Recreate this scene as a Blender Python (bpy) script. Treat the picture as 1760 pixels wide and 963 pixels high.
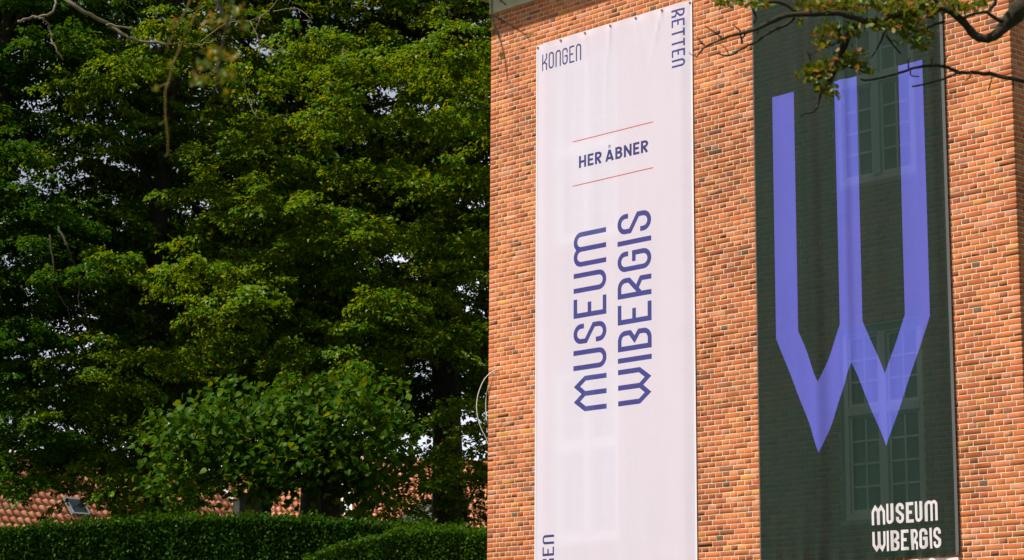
import bpy, math, random
import numpy as np
from mathutils import Matrix, Vector
from mathutils.geometry import delaunay_2d_cdt

random.seed(7); rng = np.random.default_rng(7)
for o in list(bpy.data.objects): bpy.data.objects.remove(o)
sc = bpy.context.scene
COL = sc.collection

# ------------------------------------------------------------------ camera
FPX, PITCH, ROLL, CX, CY, CAMZ = 3918.46, 0.196805, 0.0062072, 880.0, 481.5, 1.6
TH = 0.8056105                                   # the wall's turn away from the picture plane
F = np.array([0, math.cos(PITCH), math.sin(PITCH)])
U0 = np.array([0, -math.sin(PITCH), math.cos(PITCH)]); R0 = np.array([1., 0, 0])
RR = math.cos(ROLL)*R0 + math.sin(ROLL)*U0; UU = -math.sin(ROLL)*R0 + math.cos(ROLL)*U0
cam_d = bpy.data.cameras.new('camera'); cam = bpy.data.objects.new('camera', cam_d); COL.objects.link(cam)
cam.matrix_world = Matrix(((RR[0], UU[0], -F[0], 0), (RR[1], UU[1], -F[1], 0), (RR[2], UU[2], -F[2], CAMZ), (0, 0, 0, 1)))
cam_d.sensor_width = 36; cam_d.lens = FPX/1760*36; cam_d.clip_end = 6000; cam_d.clip_start = 0.1
cam_d.dof.use_dof = True; cam_d.dof.focus_distance = 30.5; cam_d.dof.aperture_fstop = 7.0
sc.camera = cam

def at(x, y, Y):                                 # a direction in the view, at depth Y metres
    r = F*FPX + RR*(x-CX) - UU*(y-CY); q = r*(Y/r[1]); return np.array([q[0], q[1], q[2]+CAMZ])
def to_px(P):
    P = np.asarray(P, float) - np.array([0, 0, CAMZ]); z = P@F
    return np.stack([CX+FPX*(P@RR)/z, CY-FPX*(P@UU)/z], -1)

# ------------------------------------------------------------------ sky, sun, exposure
WV = np.array([math.cos(TH), -math.sin(TH), 0]); NV = np.array([math.sin(TH), math.cos(TH), 0])
SUN_EL, SUN_AL = math.radians(54), math.radians(28)
sh = -NV*math.cos(SUN_AL) - WV*math.sin(SUN_AL)          # horizontal direction towards the sun
SUN = np.array([sh[0]*math.cos(SUN_EL), sh[1]*math.cos(SUN_EL), math.sin(SUN_EL)])
w = bpy.data.worlds.new('World'); sc.world = w; w.use_nodes = True
nt = w.node_tree; bg = nt.nodes['Background']
sky = nt.nodes.new('ShaderNodeTexSky'); sky.sky_type = 'NISHITA'; sky.sun_disc = False
sky.sun_elevation = SUN_EL; sky.sun_rotation = math.atan2(SUN[0], SUN[1])
sky.air_density = 1.0; sky.dust_density = 5.0; sky.ozone_density = 1.0
# bright summer clouds: a flat layer seen in perspective, so it closes up towards the horizon
tcw = nt.nodes.new('ShaderNodeTexCoord'); sx = nt.nodes.new('ShaderNodeSeparateXYZ'); nt.links.new(tcw.outputs['Generated'], sx.inputs[0])
def wm(op, a, b):
    m = nt.nodes.new('ShaderNodeMath'); m.operation = op
    for i, v in enumerate((a, b)):
        if isinstance(v, (int, float)): m.inputs[i].default_value = v
        else: nt.links.new(v, m.inputs[i])
    return m.outputs[0]
zc = wm('ADD', wm('MAXIMUM', sx.outputs[2], 0.0), .10); cv = nt.nodes.new('ShaderNodeCombineXYZ')
nt.links.new(wm('DIVIDE', sx.outputs[0], zc), cv.inputs[0]); nt.links.new(wm('DIVIDE', sx.outputs[1], zc), cv.inputs[1])
cn = nt.nodes.new('ShaderNodeTexNoise'); cn.inputs['Scale'].default_value = .55; cn.inputs['Detail'].default_value = 8; nt.links.new(cv.outputs[0], cn.inputs['Vector'])
thick = wm('MULTIPLY', wm('SUBTRACT', 1.0, wm('MINIMUM', wm('MULTIPLY', zc, 1.6), 1.0)), .50)   # longer path through the layer low down
cover = wm('MULTIPLY', wm('SUBTRACT', wm('ADD', cn.outputs[0], thick), .63), 6.0)
cl_ = nt.nodes.new('ShaderNodeClamp'); nt.links.new(cover, cl_.inputs[0])
cm = nt.nodes.new('ShaderNodeMix'); cm.data_type = 'RGBA'; nt.links.new(cl_.outputs[0], cm.inputs[0])
nt.links.new(sky.outputs[0], cm.inputs[6]); cm.inputs[7].default_value = (14.0, 14.2, 16.2, 1)
nt.links.new(cm.outputs[2], bg.inputs[0]); bg.inputs[1].default_value = 0.052
sl = bpy.data.lights.new('sun', 'SUN'); so = bpy.data.objects.new('sun', sl); COL.objects.link(so)
sl.energy = 5.0; sl.angle = math.radians(0.5); sl.color = (1.0, 0.94, 0.84)
so.rotation_euler = Vector(SUN).to_track_quat('Z', 'Y').to_euler(); so.location = (-20, -10, 40)
sc.view_settings.view_transform = 'Standard'; sc.view_settings.look = 'None'
sc.view_settings.exposure = 0.36; sc.view_settings.gamma = 1.0; sc.view_settings.use_curve_mapping = False
sc.render.engine = 'CYCLES'
sc.cycles.max_bounces = 8; sc.cycles.transparent_max_bounces = 8; sc.cycles.diffuse_bounces = 2
sc.cycles.transmission_bounces = 3; sc.cycles.glossy_bounces = 3
sc.cycles.caustics_reflective = False; sc.cycles.caustics_refractive = False

# ------------------------------------------------------------------ helpers
def mesh(name, V, Fc, smooth=False):
    m = bpy.data.meshes.new(name); m.from_pydata([tuple(v) for v in V], [], [tuple(f) for f in Fc])
    if smooth: m.polygons.foreach_set('use_smooth', [True]*len(m.polygons))
    m.update(); return m
def quadmesh(name, V, Q):                         # fast path: numpy verts (n,3), quads (m,4)
    m = bpy.data.meshes.new(name); n, k = len(V), len(Q)
    m.vertices.add(n); m.vertices.foreach_set('co', np.ascontiguousarray(V, np.float32).ravel())
    m.loops.add(k*4); m.loops.foreach_set('vertex_index', np.ascontiguousarray(Q, np.int32).ravel())
    m.polygons.add(k); m.polygons.foreach_set('loop_start', np.arange(0, k*4, 4, dtype=np.int32))
    m.polygons.foreach_set('loop_total', np.full(k, 4, np.int32))
    m.update(calc_edges=True); return m
def obj(name, data, mat=None, parent=None, label=None, cat=None, group=None, kind=None):
    o = bpy.data.objects.new(name, data); COL.objects.link(o)
    if mat is not None and data is not None and len(data.materials) == 0: data.materials.append(mat)
    if parent is not None: o.parent = parent
    for k, v in (('label', label), ('category', cat), ('group', group), ('kind', kind)):
        if v: o[k] = v
    return o
def thing(name, label, cat, loc=(0, 0, 0), rz=0, group=None):
    o = obj(name, None, label=label, cat=cat, group=group); o.location = loc; o.rotation_euler = (0, 0, rz)
    o.empty_display_size = .2
    return o
class MB:
    def __init__(s): s.v = []; s.f = []
    def box(s, x0, x1, y0, y1, z0, z1):
        b = len(s.v); s.v += [(x, y, z) for z in (z0, z1) for x, y in ((x0, y0), (x1, y0), (x1, y1), (x0, y1))]
        s.f += [(b, b+3, b+2, b+1), (b+4, b+5, b+6, b+7)] + [(b+i, b+(i+1) % 4, b+4+(i+1) % 4, b+4+i) for i in range(4)]; return s
    def quad(s, *p):
        b = len(s.v); s.v += list(p); s.f.append(tuple(range(b, b+len(p)))); return s
    def tube(s, P, R, n=6, cap=True):
        P = np.asarray(P, float); b = len(s.v); k = len(P)
        T = np.gradient(P, axis=0); T /= np.linalg.norm(T, axis=1)[:, None]+1e-9
        ref = np.array([0, 0, 1.]) if abs(T[0][2]) < .9 else np.array([1., 0, 0])
        for i in range(k):
            a = np.cross(T[i], ref); a /= np.linalg.norm(a)+1e-9; c = np.cross(a, T[i]); ref = c
            for j in range(n):
                g = 2*math.pi*j/n; s.v.append(tuple(P[i]+R[i]*(math.cos(g)*a+math.sin(g)*c)))
        for i in range(k-1):
            for j in range(n): s.f.append((b+i*n+j, b+i*n+(j+1) % n, b+(i+1)*n+(j+1) % n, b+(i+1)*n+j))
        if cap: s.f += [tuple(b+j for j in range(n))[::-1], tuple(b+(k-1)*n+j for j in range(n))]
        return s
    def mesh(s, name, smooth=False): return mesh(name, s.v, s.f, smooth)
def smooth_path(P, k=4):                          # Catmull-Rom
    P = np.asarray(P, float); Q = np.vstack([2*P[0]-P[1], P, 2*P[-1]-P[-2]]); out = []
    for i in range(1, len(Q)-2):
        for t in np.arange(k)/k:
            a, b, c, d = Q[i-1:i+3]
            out.append(.5*((2*b)+(c-a)*t+(2*a-5*b+4*c-d)*t*t+(3*b-a-3*c+d)*t**3))
    out.append(P[-1]); return np.array(out)

# ------------------------------------------------------------------ materials
def mat(name):
    m = bpy.data.materials.new(name); m.use_nodes = True; t = m.node_tree; t.nodes.clear()
    return m, t, t.nodes.new('ShaderNodeOutputMaterial')
def nd(t, typ, **kw):
    n = t.nodes.new(typ)
    for k, v in kw.items():
        if isinstance(k, str) and k.startswith('i_'): n.inputs[int(k[2:])].default_value = v
        else: setattr(n, k, v)
    return n
def noise(t, scale, detail=4, rough=.6, coord='Object', stretch=None):
    tc = nd(t, 'ShaderNodeTexCoord'); n = nd(t, 'ShaderNodeTexNoise')
    n.inputs['Scale'].default_value = scale; n.inputs['Detail'].default_value = detail; n.inputs['Roughness'].default_value = rough
    if stretch:
        mp = nd(t, 'ShaderNodeMapping'); mp.inputs['Scale'].default_value = stretch
        t.links.new(tc.outputs[coord], mp.inputs[0]); t.links.new(mp.outputs[0], n.inputs['Vector'])
    else: t.links.new(tc.outputs[coord], n.inputs['Vector'])
    return n
def ramp(t, src, stops):
    r = nd(t, 'ShaderNodeValToRGB'); e = r.color_ramp.elements
    while len(e) < len(stops): e.new(.5)
    for q, (p, c) in zip(e, stops): q.position = p; q.color = (*c, 1) if len(c) == 3 else c
    t.links.new(src, r.inputs[0]); return r
def mul(t, a, b, fac=1.0, mode='MULTIPLY'):
    m = nd(t, 'ShaderNodeMix', data_type='RGBA', blend_type=mode); m.inputs[0].default_value = fac
    for s, i in ((a, 6), (b, 7)):
        if hasattr(s, 'is_linked') or hasattr(s, 'links'): t.links.new(s, m.inputs[i])
        else: m.inputs[i].default_value = (*s, 1)
    return m.outputs[2]
def plain(name, col, rough=.8, var=.25, scale=6, bump=.0, spec=.3, metal=0):
    m, t, out = mat(name); p = nd(t, 'ShaderNodeBsdfPrincipled')
    n = noise(t, scale, 6); r = ramp(t, n.outputs[0], [(.3, tuple(c*(1-var) for c in col)), (.7, tuple(min(1, c*(1+var)) for c in col))])
    t.links.new(r.outputs[0], p.inputs['Base Color']); p.inputs['Roughness'].default_value = rough
    p.inputs['Specular IOR Level'].default_value = spec; p.inputs['Metallic'].default_value = metal
    if bump:
        b = nd(t, 'ShaderNodeBump'); b.inputs['Strength'].default_value = bump; b.inputs['Distance'].default_value = .02
        n2 = noise(t, scale*8, 6); t.links.new(n2.outputs[0], b.inputs['Height']); t.links.new(b.outputs[0], p.inputs['Normal'])
    t.links.new(p.outputs[0], out.inputs[0]); return m
def leafmat(name, stops, trans=.45, tcol=1.6, gloss=.05, rough=.45, obj_random=False):
    m, t, out = mat(name)
    if obj_random: src = nd(t, 'ShaderNodeObjectInfo').outputs['Random']
    else: src = nd(t, 'ShaderNodeNewGeometry').outputs['Random Per Island']
    r = ramp(t, src, stops)
    d = nd(t, 'ShaderNodeBsdfDiffuse'); tr = nd(t, 'ShaderNodeBsdfTranslucent'); g = nd(t, 'ShaderNodeBsdfGlossy')
    g.inputs['Roughness'].default_value = rough; g.inputs[0].default_value = (.75, .85, .45, 1)
    t.links.new(r.outputs[0], d.inputs[0]); t.links.new(mul(t, r.outputs[0], (tcol*1.75, tcol*1.0, tcol*.3)), tr.inputs[0])
    m1 = nd(t, 'ShaderNodeMixShader'); m1.inputs[0].default_value = trans
    t.links.new(d.outputs[0], m1.inputs[1]); t.links.new(tr.outputs[0], m1.inputs[2])
    m2 = nd(t, 'ShaderNodeMixShader'); m2.inputs[0].default_value = gloss
    t.links.new(m1.outputs[0], m2.inputs[1]); t.links.new(g.outputs[0], m2.inputs[2])
    t.links.new(m2.outputs[0], out.inputs[0]); return m
def brickmat(name, src_kind):
    m, t, out = mat(name); p = nd(t, 'ShaderNodeBsdfPrincipled')
    if src_kind == 'attr':
        a = nd(t, 'ShaderNodeAttribute'); a.attribute_name = 'tint'; src = a.outputs['Color']; co = 'Object'
    else: src = nd(t, 'ShaderNodeObjectInfo').outputs['Color']; co = 'World'
    def ns(sc_, d, r=.6):
        n = nd(t, 'ShaderNodeTexNoise'); n.inputs['Scale'].default_value = sc_; n.inputs['Detail'].default_value = d; n.inputs['Roughness'].default_value = r
        g = nd(t, 'ShaderNodeNewGeometry'); t.links.new(g.outputs['Position'], n.inputs['Vector']); return n
    n1 = ns(22, 5, .65); n2 = ns(90, 3); n3 = ns(.55, 5, .7)
    c = mul(t, src, ramp(t, n1.outputs[0], [(.28, (.72, .69, .67)), (.46, (1, 1, 1)), (.72, (1.08, 1.07, 1.04))]).outputs[0])
    c = mul(t, c, ramp(t, n2.outputs[0], [(.28, (.45, .42, .40)), (.40, (1, 1, 1))]).outputs[0], .8)
    c = mul(t, c, ramp(t, n3.outputs[0], [(.32, (.70, .66, .66)), (.5, (1, 1, 1)), (.68, (1.18, 1.16, 1.1))]).outputs[0])
    g4 = nd(t, 'ShaderNodeNewGeometry'); m4_ = nd(t, 'ShaderNodeMapping'); m4_.inputs['Scale'].default_value = (2.2, 2.2, .22); n4 = nd(t, 'ShaderNodeTexNoise')
    n4.inputs['Scale'].default_value = 1.0; n4.inputs['Detail'].default_value = 6; t.links.new(g4.outputs['Position'], m4_.inputs[0]); t.links.new(m4_.outputs[0], n4.inputs['Vector'])
    c = mul(t, c, ramp(t, n4.outputs[0], [(.34, (.74, .70, .68)), (.5, (1, 1, 1)), (.7, (1.06, 1.05, 1.03))]).outputs[0])     # old rain streaks
    t.links.new(c, p.inputs['Base Color']); p.inputs['Roughness'].default_value = .9; p.inputs['Specular IOR Level'].default_value = .2
    b = nd(t, 'ShaderNodeBump'); b.inputs['Strength'].default_value = .3; b.inputs['Distance'].default_value = .004
    t.links.new(n1.outputs[0], b.inputs['Height']); t.links.new(b.outputs[0], p.inputs['Normal'])
    t.links.new(p.outputs[0], out.inputs[0]); return m
def clothmat(name, col, open_, trans=.25, rough=.6, gloss=.02, weave=.06):
    """woven mesh fabric: tiny openings let a share of the light straight through"""
    m, t, out = mat(name)
    n = noise(t, 1.6, 5, .6, stretch=(3, 1, .35)); n2 = noise(t, 160, 2, .5)
    c = ramp(t, n.outputs[0], [(.3, tuple(x*(1-weave) for x in col)), (.7, tuple(min(1, x*(1+weave)) for x in col))]).outputs[0]
    c = mul(t, c, ramp(t, n2.outputs[0], [(.3, (.93,)*3), (.7, (1.05,)*3)]).outputs[0])
    d = nd(t, 'ShaderNodeBsdfDiffuse'); tr = nd(t, 'ShaderNodeBsdfTranslucent'); g = nd(t, 'ShaderNodeBsdfGlossy'); tp = nd(t, 'ShaderNodeBsdfTransparent')
    g.inputs['Roughness'].default_value = rough; t.links.new(c, d.inputs[0]); t.links.new(c, tr.inputs[0])
    def mx(f, a, b):
        x = nd(t, 'ShaderNodeMixShader'); x.inputs[0].default_value = f
        t.links.new(a.outputs[0], x.inputs[1]); t.links.new(b.outputs[0], x.inputs[2]); return x
    x = mx(open_, mx(gloss, mx(trans, d, tr), g), tp)
    t.links.new(x.outputs[0], out.inputs[0]); return m

M = {}
M['brick'] = brickmat('brick', 'attr'); M['brick_o'] = brickmat('brick_single', 'obj')
M['mortar'] = plain('mortar', (.65, .52, .37), .95, .18, 5, .5)
M['frieze'] = plain('painted_frieze', (.52, .46, .34), .85, .12, 3, .15)
M['paint'] = plain('white_paint', (.86, .86, .84), .5, .06, 4)
M['zinc'] = plain('zinc', (.35, .36, .37), .45, .1, 3, metal=.6)
M['tile'] = plain('clay_tile', (.42, .155, .075), .8, .3, 3, .2)
M['plaster'] = plain('white_plaster', (.72, .70, .66), .85, .08, 2)
M['glass'] = plain('window_glass', (.025, .03, .034), .06, .2, 2, spec=.6)
M['curtain_glass'] = plain('curtained_glass', (.13, .135, .13), .08, .45, 5, spec=.6)
M['bark'] = plain('bark', (.022, .019, .012), .95, .4, 7, .8)
M['twig'] = plain('lichen_bark', (.040, .034, .018), .9, .5, 60, .6)
M['twig2'] = plain('sunlit_yellow_bark', (.23, .155, .03), .9, .45, 60, .6)  # yellow-brown bark, lightened: sun on the hanging twigs put into the colour
M['deadwood'] = plain('pale_dead_bark', (.15, .125, .075), .9, .4, 9, .4)
M['ground'] = plain('grass_ground', (.05, .075, .02), .95, .35, 1.2, .3)
M['stone'] = plain('dark_stone', (.055, .06, .055), .6, .3, 3, .2)
M['palestone'] = plain('blue_grey_stone', (.20, .22, .24), .7, .2, 4, .2)
M['grommet'] = plain('dark_brass', (.10, .085, .06), .4, .1, 20, metal=.7)
M['cable'] = plain('white_cable', (.75, .73, .70), .5, .05, 8)
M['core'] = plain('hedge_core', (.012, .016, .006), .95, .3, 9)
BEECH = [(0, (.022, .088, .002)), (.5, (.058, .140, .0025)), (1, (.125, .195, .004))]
SHADEB = [(0, (.010, .052, .0015)), (.6, (.022, .080, .002)), (1, (.050, .115, .003))]  # beech leaf with shade put into the colour, for left and rear trees
M['beech'] = leafmat('beech_leaf', BEECH, .40, 1.8, .012, .4); M['beech_shade'] = leafmat('shaded_beech_leaf', SHADEB, .36, 1.7, .010, .4)
M['hedge'] = leafmat('hedge_leaf', [(0, (.009, .044, .002)), (1, (.030, .096, .004))], .35, 1.5, .008)
M['shrub'] = leafmat('shrub_leaf', [(0, (.015, .060, .003)), (1, (.046, .120, .005))], .4, 1.5, .008)
M['linden'] = leafmat('linden_leaf', [(0, (.012, .055, .002)), (.7, (.036, .098, .003)), (1, (.080, .145, .005))], .42, 1.7, .008)
M['linden_o'] = leafmat('linden_leaf_single', [(0, (.012, .055, .002)), (.7, (.036, .098, .003)), (1, (.080, .145, .005))], .42, 1.7, .008, obj_random=True)
FST = [(0, (.030, .066, .005)), (.6, (.072, .118, .008)), (.86, (.135, .125, .018)), (1, (.28, .16, .085))]
M['oak'] = leafmat('young_leaf', FST, .4, 1.5, .03); M['oak_o'] = leafmat('young_leaf_single', FST, .4, 1.5, .03, obj_random=True)

# ------------------------------------------------------------------ ground
def hgt(x, y):
    t = np.clip((np.asarray(y, float)-31-.15*np.clip(x, -60, 60)*0)/6.0, 0, 1); a = 3.6*t*t*(3-2*t)
    t2 = np.clip((np.asarray(y, float)-58)/30.0, 0, 1); return a + 2.4*t2*t2*(3-2*t2)
ys = np.concatenate([[-3000, -800, -200, -60], np.linspace(-20, 30, 11), np.linspace(31, 37, 13), np.linspace(39, 95, 20), [130, 200, 400, 1000, 4000]])
xs = np.concatenate([[-4000, -1000, -300, -120], np.linspace(-60, 60, 25), [120, 300, 1000, 4000]])
gv = [(x, y, float(hgt(x, y))+(.05*math.sin(x*1.3+y*.7) if abs(x) < 100 and -20 < y < 100 else 0)) for y in ys for x in xs]; nx = len(xs)
gf = [(j*nx+i, j*nx+i+1, (j+1)*nx+i+1, (j+1)*nx+i) for j in range(len(ys)-1) for i in range(nx-1)]
obj('ground', mesh('ground', gv, gf, True), M['ground'], kind='structure')

# ------------------------------------------------------------------ museum building (local frame: x along wall, y into it, z up)
ORG = WV*(-23.15) + NV*(31.452761*NV[1]); RZ = -TH
WL, WD, WH = 8.80, 9.0, 12.24
bld = thing('museum_building', 'tall red brick museum wall with cream joints, two long banners hanging on it', 'building', ORG, RZ)
WIN = [(6.20, 7.42, 4.13, 6.45, 5.44), (6.20, 7.42, 8.22, 10.86, 9.52), (1.295, 2.515, 4.13, 6.47, 5.42), (1.295, 2.515, 8.24, 10.88, 9.54)]
mb = MB(); J = .0015
us = sorted({0, WL} | {w_[0] for w_ in WIN} | {w_[1] for w_ in WIN}); vs = sorted({-.4, WH} | {v for w_ in WIN for v in w_[2:4]})
us[0] = J; us[-1] = WL-J
for i in range(len(us)-1):
    for j in range(len(vs)-1):
        c = ((us[i]+us[i+1])/2, (vs[j]+vs[j+1])/2)
        if any(a < c[0] < b and d < c[1] < e for a, b, d, e, _ in WIN): continue
        mb.quad((us[i], J, vs[j]), (us[i+1], J, vs[j]), (us[i+1], J, vs[j+1]), (us[i], J, vs[j+1]))
for a, b, d, e, _ in WIN:                                # reveals
    for p, q in (((a, d), (a, e)), ((b, e), (b, d)), ((a, e), (b, e)), ((b, d), (a, d))):
        mb.quad((p[0], J, p[1]), (q[0], J, q[1]), (q[0], .2, q[1]), (p[0], .2, p[1]))
mb.quad((WL-J, J, -.4), (WL-J, WD, -.4), (WL-J, WD, WH), (WL-J, J, WH)); mb.quad((J, WD, -.4), (J, J, -.4), (J, J, WH), (J, WD, WH))
mb.quad((WL-J, WD, -.4), (J, WD, -.4), (J, WD, WH), (WL-J, WD, WH))
wall = obj('wall', mb.mesh('wall'), M['mortar'], bld)

PAL = [((.49, .148, .053), 52), ((.53, .176, .073), 24), ((.44, .122, .044), 14), ((.56, .225, .065), 3), ((.52, .215, .12), 7), ((.37, .110, .050), 6), ((.26, .098, .052), 2.2), ((.15, .088, .052), .9)]
PC = np.array([p[0] for p in PAL]); PWt = np.array([p[1] for p in PAL], float)
def brick_colour(u, v, l=.12):
    wt = PWt.copy()
    if l > .15: wt[6] *= .4; wt[7] *= .08
    patch = .5+.5*math.sin(u*1.7+v*.9)*math.sin(v*1.3-u*.6+1)
    dirt = (1.0 if v < 5.3 else 0)*(1.1-.25*(v-3.6)) + (.5 if v > 9.6 else 0) + patch*.4
    wt[5:] *= 1+1.3*max(dirt, 0); wt[2] *= 1+.8*max(dirt, 0)
    return PC[rng.choice(len(PC), p=wt/wt.sum())]*rng.uniform(.90, 1.09)*np.array([1, rng.uniform(.94, 1.06), rng.uniform(.9, 1.08)])
CO = .0667; JT = .0108
def courses(length):
    rows = []
    for k in range(int(WH/CO)):
        L = []; u = 0.0
        if k % 2 == 0: L = [.12]*int(length/.12+.5)
        else:
            L = [.18] if k % 4 == 1 else [.18, .12]
            while length-sum(L) > .30: L.append(.24)
            L.append(length-sum(L))
        if k % 2 == 0: L[-1] = length-sum(L[:-1])
        for l in L: rows.append((k, u, u+l)); u += l
    return rows
bricks = []                                              # (side, u0, u1, z0)
for k, a, b in courses(WL):
    z0 = k*CO; pieces = [(a, b)]
    for wa, wb, wc, we, _ in WIN:
        if z0+CO*.6 > wc and z0+CO*.4 < we:
            pieces = [q for p in pieces for q in ((p[0], min(p[1], wa)), (max(p[0], wb), p[1])) if q[1]-q[0] > .03]
    bricks += [(0, p, q, z0) for p, q in pieces if q-p > .03]
for k, a, b in courses(4.8): bricks.append((1, a, b, ((k+1) % (int(WH/CO)))*CO))
def brick_geo(l, h, dep=.045, jit=.0008):                # local: x 0..l, z 0..h, front at y=0
    c = .0016; V = []
    for ins, y in ((c, 0), (0, c), (0, dep)):
        V += [(ins, y, ins), (l-ins, y, ins), (l-ins, y, h-ins), (ins, y, h-ins)]
    V = np.array(V); j = rng.normal(0, jit, V.shape); j[8:] = 0; j[:, 1] *= .6
    return V + j
BQ = np.array([(0, 1, 2, 3)] + [(i+4, (i+1) % 4+4, (i+1) % 4, i) for i in range(4)] + [(i+8, (i+1) % 4+8, (i+1) % 4+4, i+4) for i in range(4)])
hidden = lambda u, z: (1.03 < u < 3.93 and 3.5 < z < 11.15) or (5.02 < u < 7.9 and 3.5 < z < 11.2)
cand = []
for i, (s_, a, b, z) in enumerate(bricks):
    um = (a+b)/2
    if s_ == 0 and not hidden(um, z) and z < 11.8:
        P = ORG + WV*um + np.array([0, 0, z]); px = to_px(P)
        ln = round(b-a, 3)
        if 842 < px[0] < 1755 and 8 < px[1] < 955 and ln in (.12, .24): cand.append((-(b-a)/(P[1]**2), i))
single = {i for _, i in sorted(cand)[:300]}
BH = CO-JT; proto = {l: [quadmesh('brick', brick_geo(l-JT, BH), BQ) for _ in range(6)] for l in (.12, .24)}
for l in proto:
    for m_ in proto[l]: m_.materials.append(M['brick_o'])
Vs, Qs, Cs = [], [], []; nb = 0
for i, (s_, a, b, z) in enumerate(bricks):
    col = brick_colour(a if s_ == 0 else 9+a, z, b-a); oy = float(np.clip(rng.normal(-.0018, .0005), -.003, -.0010))
    if i in single:
        o = obj('brick', random.choice(proto[round(b-a, 3)]), parent=wall); o.location = (a+JT/2, oy, z+JT/2)
        o.rotation_euler = (0, rng.normal(0, .004), rng.normal(0, .0012)); o.color = (*np.clip(col, 0, 1), 1); continue
    e0 = 0 if a < 1e-6 else JT/2; e1 = 0 if (abs(b-WL) < 1e-6 or (s_ == 1 and b > 4.79)) else JT/2
    if s_ == 1 and a < 1e-6: e0 = .047
    if b-a-e0-e1 < .02: continue
    V = brick_geo(b-a-e0-e1, BH)+np.array([a+e0, oy, z+JT/2])
    if s_ == 1: V = np.stack([WL-V[:, 1], V[:, 0], V[:, 2]], 1)
    Vs.append(V); Qs.append(BQ+nb); nb += 12; Cs.append(np.repeat([[*col, 1]], 12, 0))
bm_ = quadmesh('brickwork', np.concatenate(Vs), np.concatenate(Qs))
at_ = bm_.color_attributes.new('tint', 'FLOAT_COLOR', 'POINT'); at_.data.foreach_set('color', np.clip(np.concatenate(Cs), 0, 1).astype(np.float32).ravel())
obj('brickwork', bm_, M['brick'], wall, kind='stuff')

obj('frieze', MB().box(-.02, WL+.02, -.022, .3, 11.878, 12.24).mesh('frieze'), M['frieze'], bld)
EP = .46
mb = MB(); mb.box(-EP, WL+EP, -EP, WD+EP, WH+.003, WH+.16); obj('eaves', mb.mesh('eaves'), M['frieze'], bld)
z0 = WH+.17; e = EP+.04; zt = z0+3.4
mb = MB(); a, b, c, d, r1, r2 = (-e, -e, z0), (WL+e, -e, z0), (WL+e, WD+e, z0), (-e, WD+e, z0), (WL/2, WL/2, zt), (WL/2, WD-WL/2, zt)
mb.quad(a, b, r1); mb.quad(b, c, r2, r1); mb.quad(c, d, r2); mb.quad(d, a, r1, r2); mb.quad(d, c, b, a)
obj('roof', mb.mesh('roof'), M['tile'], bld)

for wi, (a, b, c, d, vt) in enumerate(WIN):
    fr = MB(); y0, y1 = .05, .13; fw = .085; mu = (a+b)/2
    fr.box(a, a+fw, y0, y1, c, d); fr.box(b-fw, b, y0, y1, c, d); fr.box(a+fw, b-fw, y0, y1, d-fw, d); fr.box(a+fw, b-fw, y0, y1, c, c+fw)
    W = obj('window', fr.mesh('window'), M['paint'], bld)
    obj('mullion', MB().box(mu-.05, mu+.05, y0-.012, y1-.002, c+fw, d-fw).mesh('mullion'), M['paint'], W)
    for q0, q1 in ((a+fw, mu-.05), (mu+.05, b-fw)):
        obj('transom', MB().box(q0, q1, y0-.006, y1-.004, vt-.05, vt+.05).mesh('transom'), M['paint'], W)
        for (v0, v1, nr) in ((c+fw, vt-.05, 4), (vt+.05, d-fw, 3 if d-c < 2.5 else 4)):
            s = .04; sb = MB(); yy = (.07, .12)
            sb.box(q0, q0+s, *yy, v0, v1); sb.box(q1-s, q1, *yy, v0, v1); sb.box(q0+s, q1-s, *yy, v0, v0+s); sb.box(q0+s, q1-s, *yy, v1-s, v1)
            obj('sash', sb.mesh('sash'), M['paint'], W)
            um = (q0+q1)/2; obj('muntin', MB().box(um-.012, um+.012, .078, .11, v0+s, v1-s).mesh('muntin'), M['paint'], W)
            hs = (v1-v0-2*s)/nr
            for r in range(1, nr):
                for x0, x1 in ((q0+s, um-.012), (um+.012, q1-s)):
                    vv = v0+s+hs*r; obj('muntin', MB().box(x0, x1, .080, .108, vv-.012, vv+.012).mesh('muntin'), M['paint'], W)
            for r in range(nr):
                for x0, x1 in ((q0+s, um-.012), (um+.012, q1-s)):
                    lo = v0+s+hs*r+(.012 if r else 0); hi = v0+s+hs*(r+1)-(.012 if r < nr-1 else 0)
                    tl = rng.normal(0, .002)
                    obj('pane', MB().quad((x0, .098+tl, lo), (x1, .098-tl, lo), (x1, .098-tl, hi), (x0, .098+tl, hi)).mesh('pane'), M['curtain_glass'], W)
    obj('sill', MB().box(a-.04, b+.04, -.008, .06, c-.06, c-.002).mesh('sill'), M['frieze'], W)
    obj('dark_backing', MB().quad((a, .199, c), (b, .199, c), (b, .199, d), (a, .199, d)).mesh('dark_backing'), M['core'], W)  # near-black sheet: darkness of the unlit room put into its colour

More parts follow.
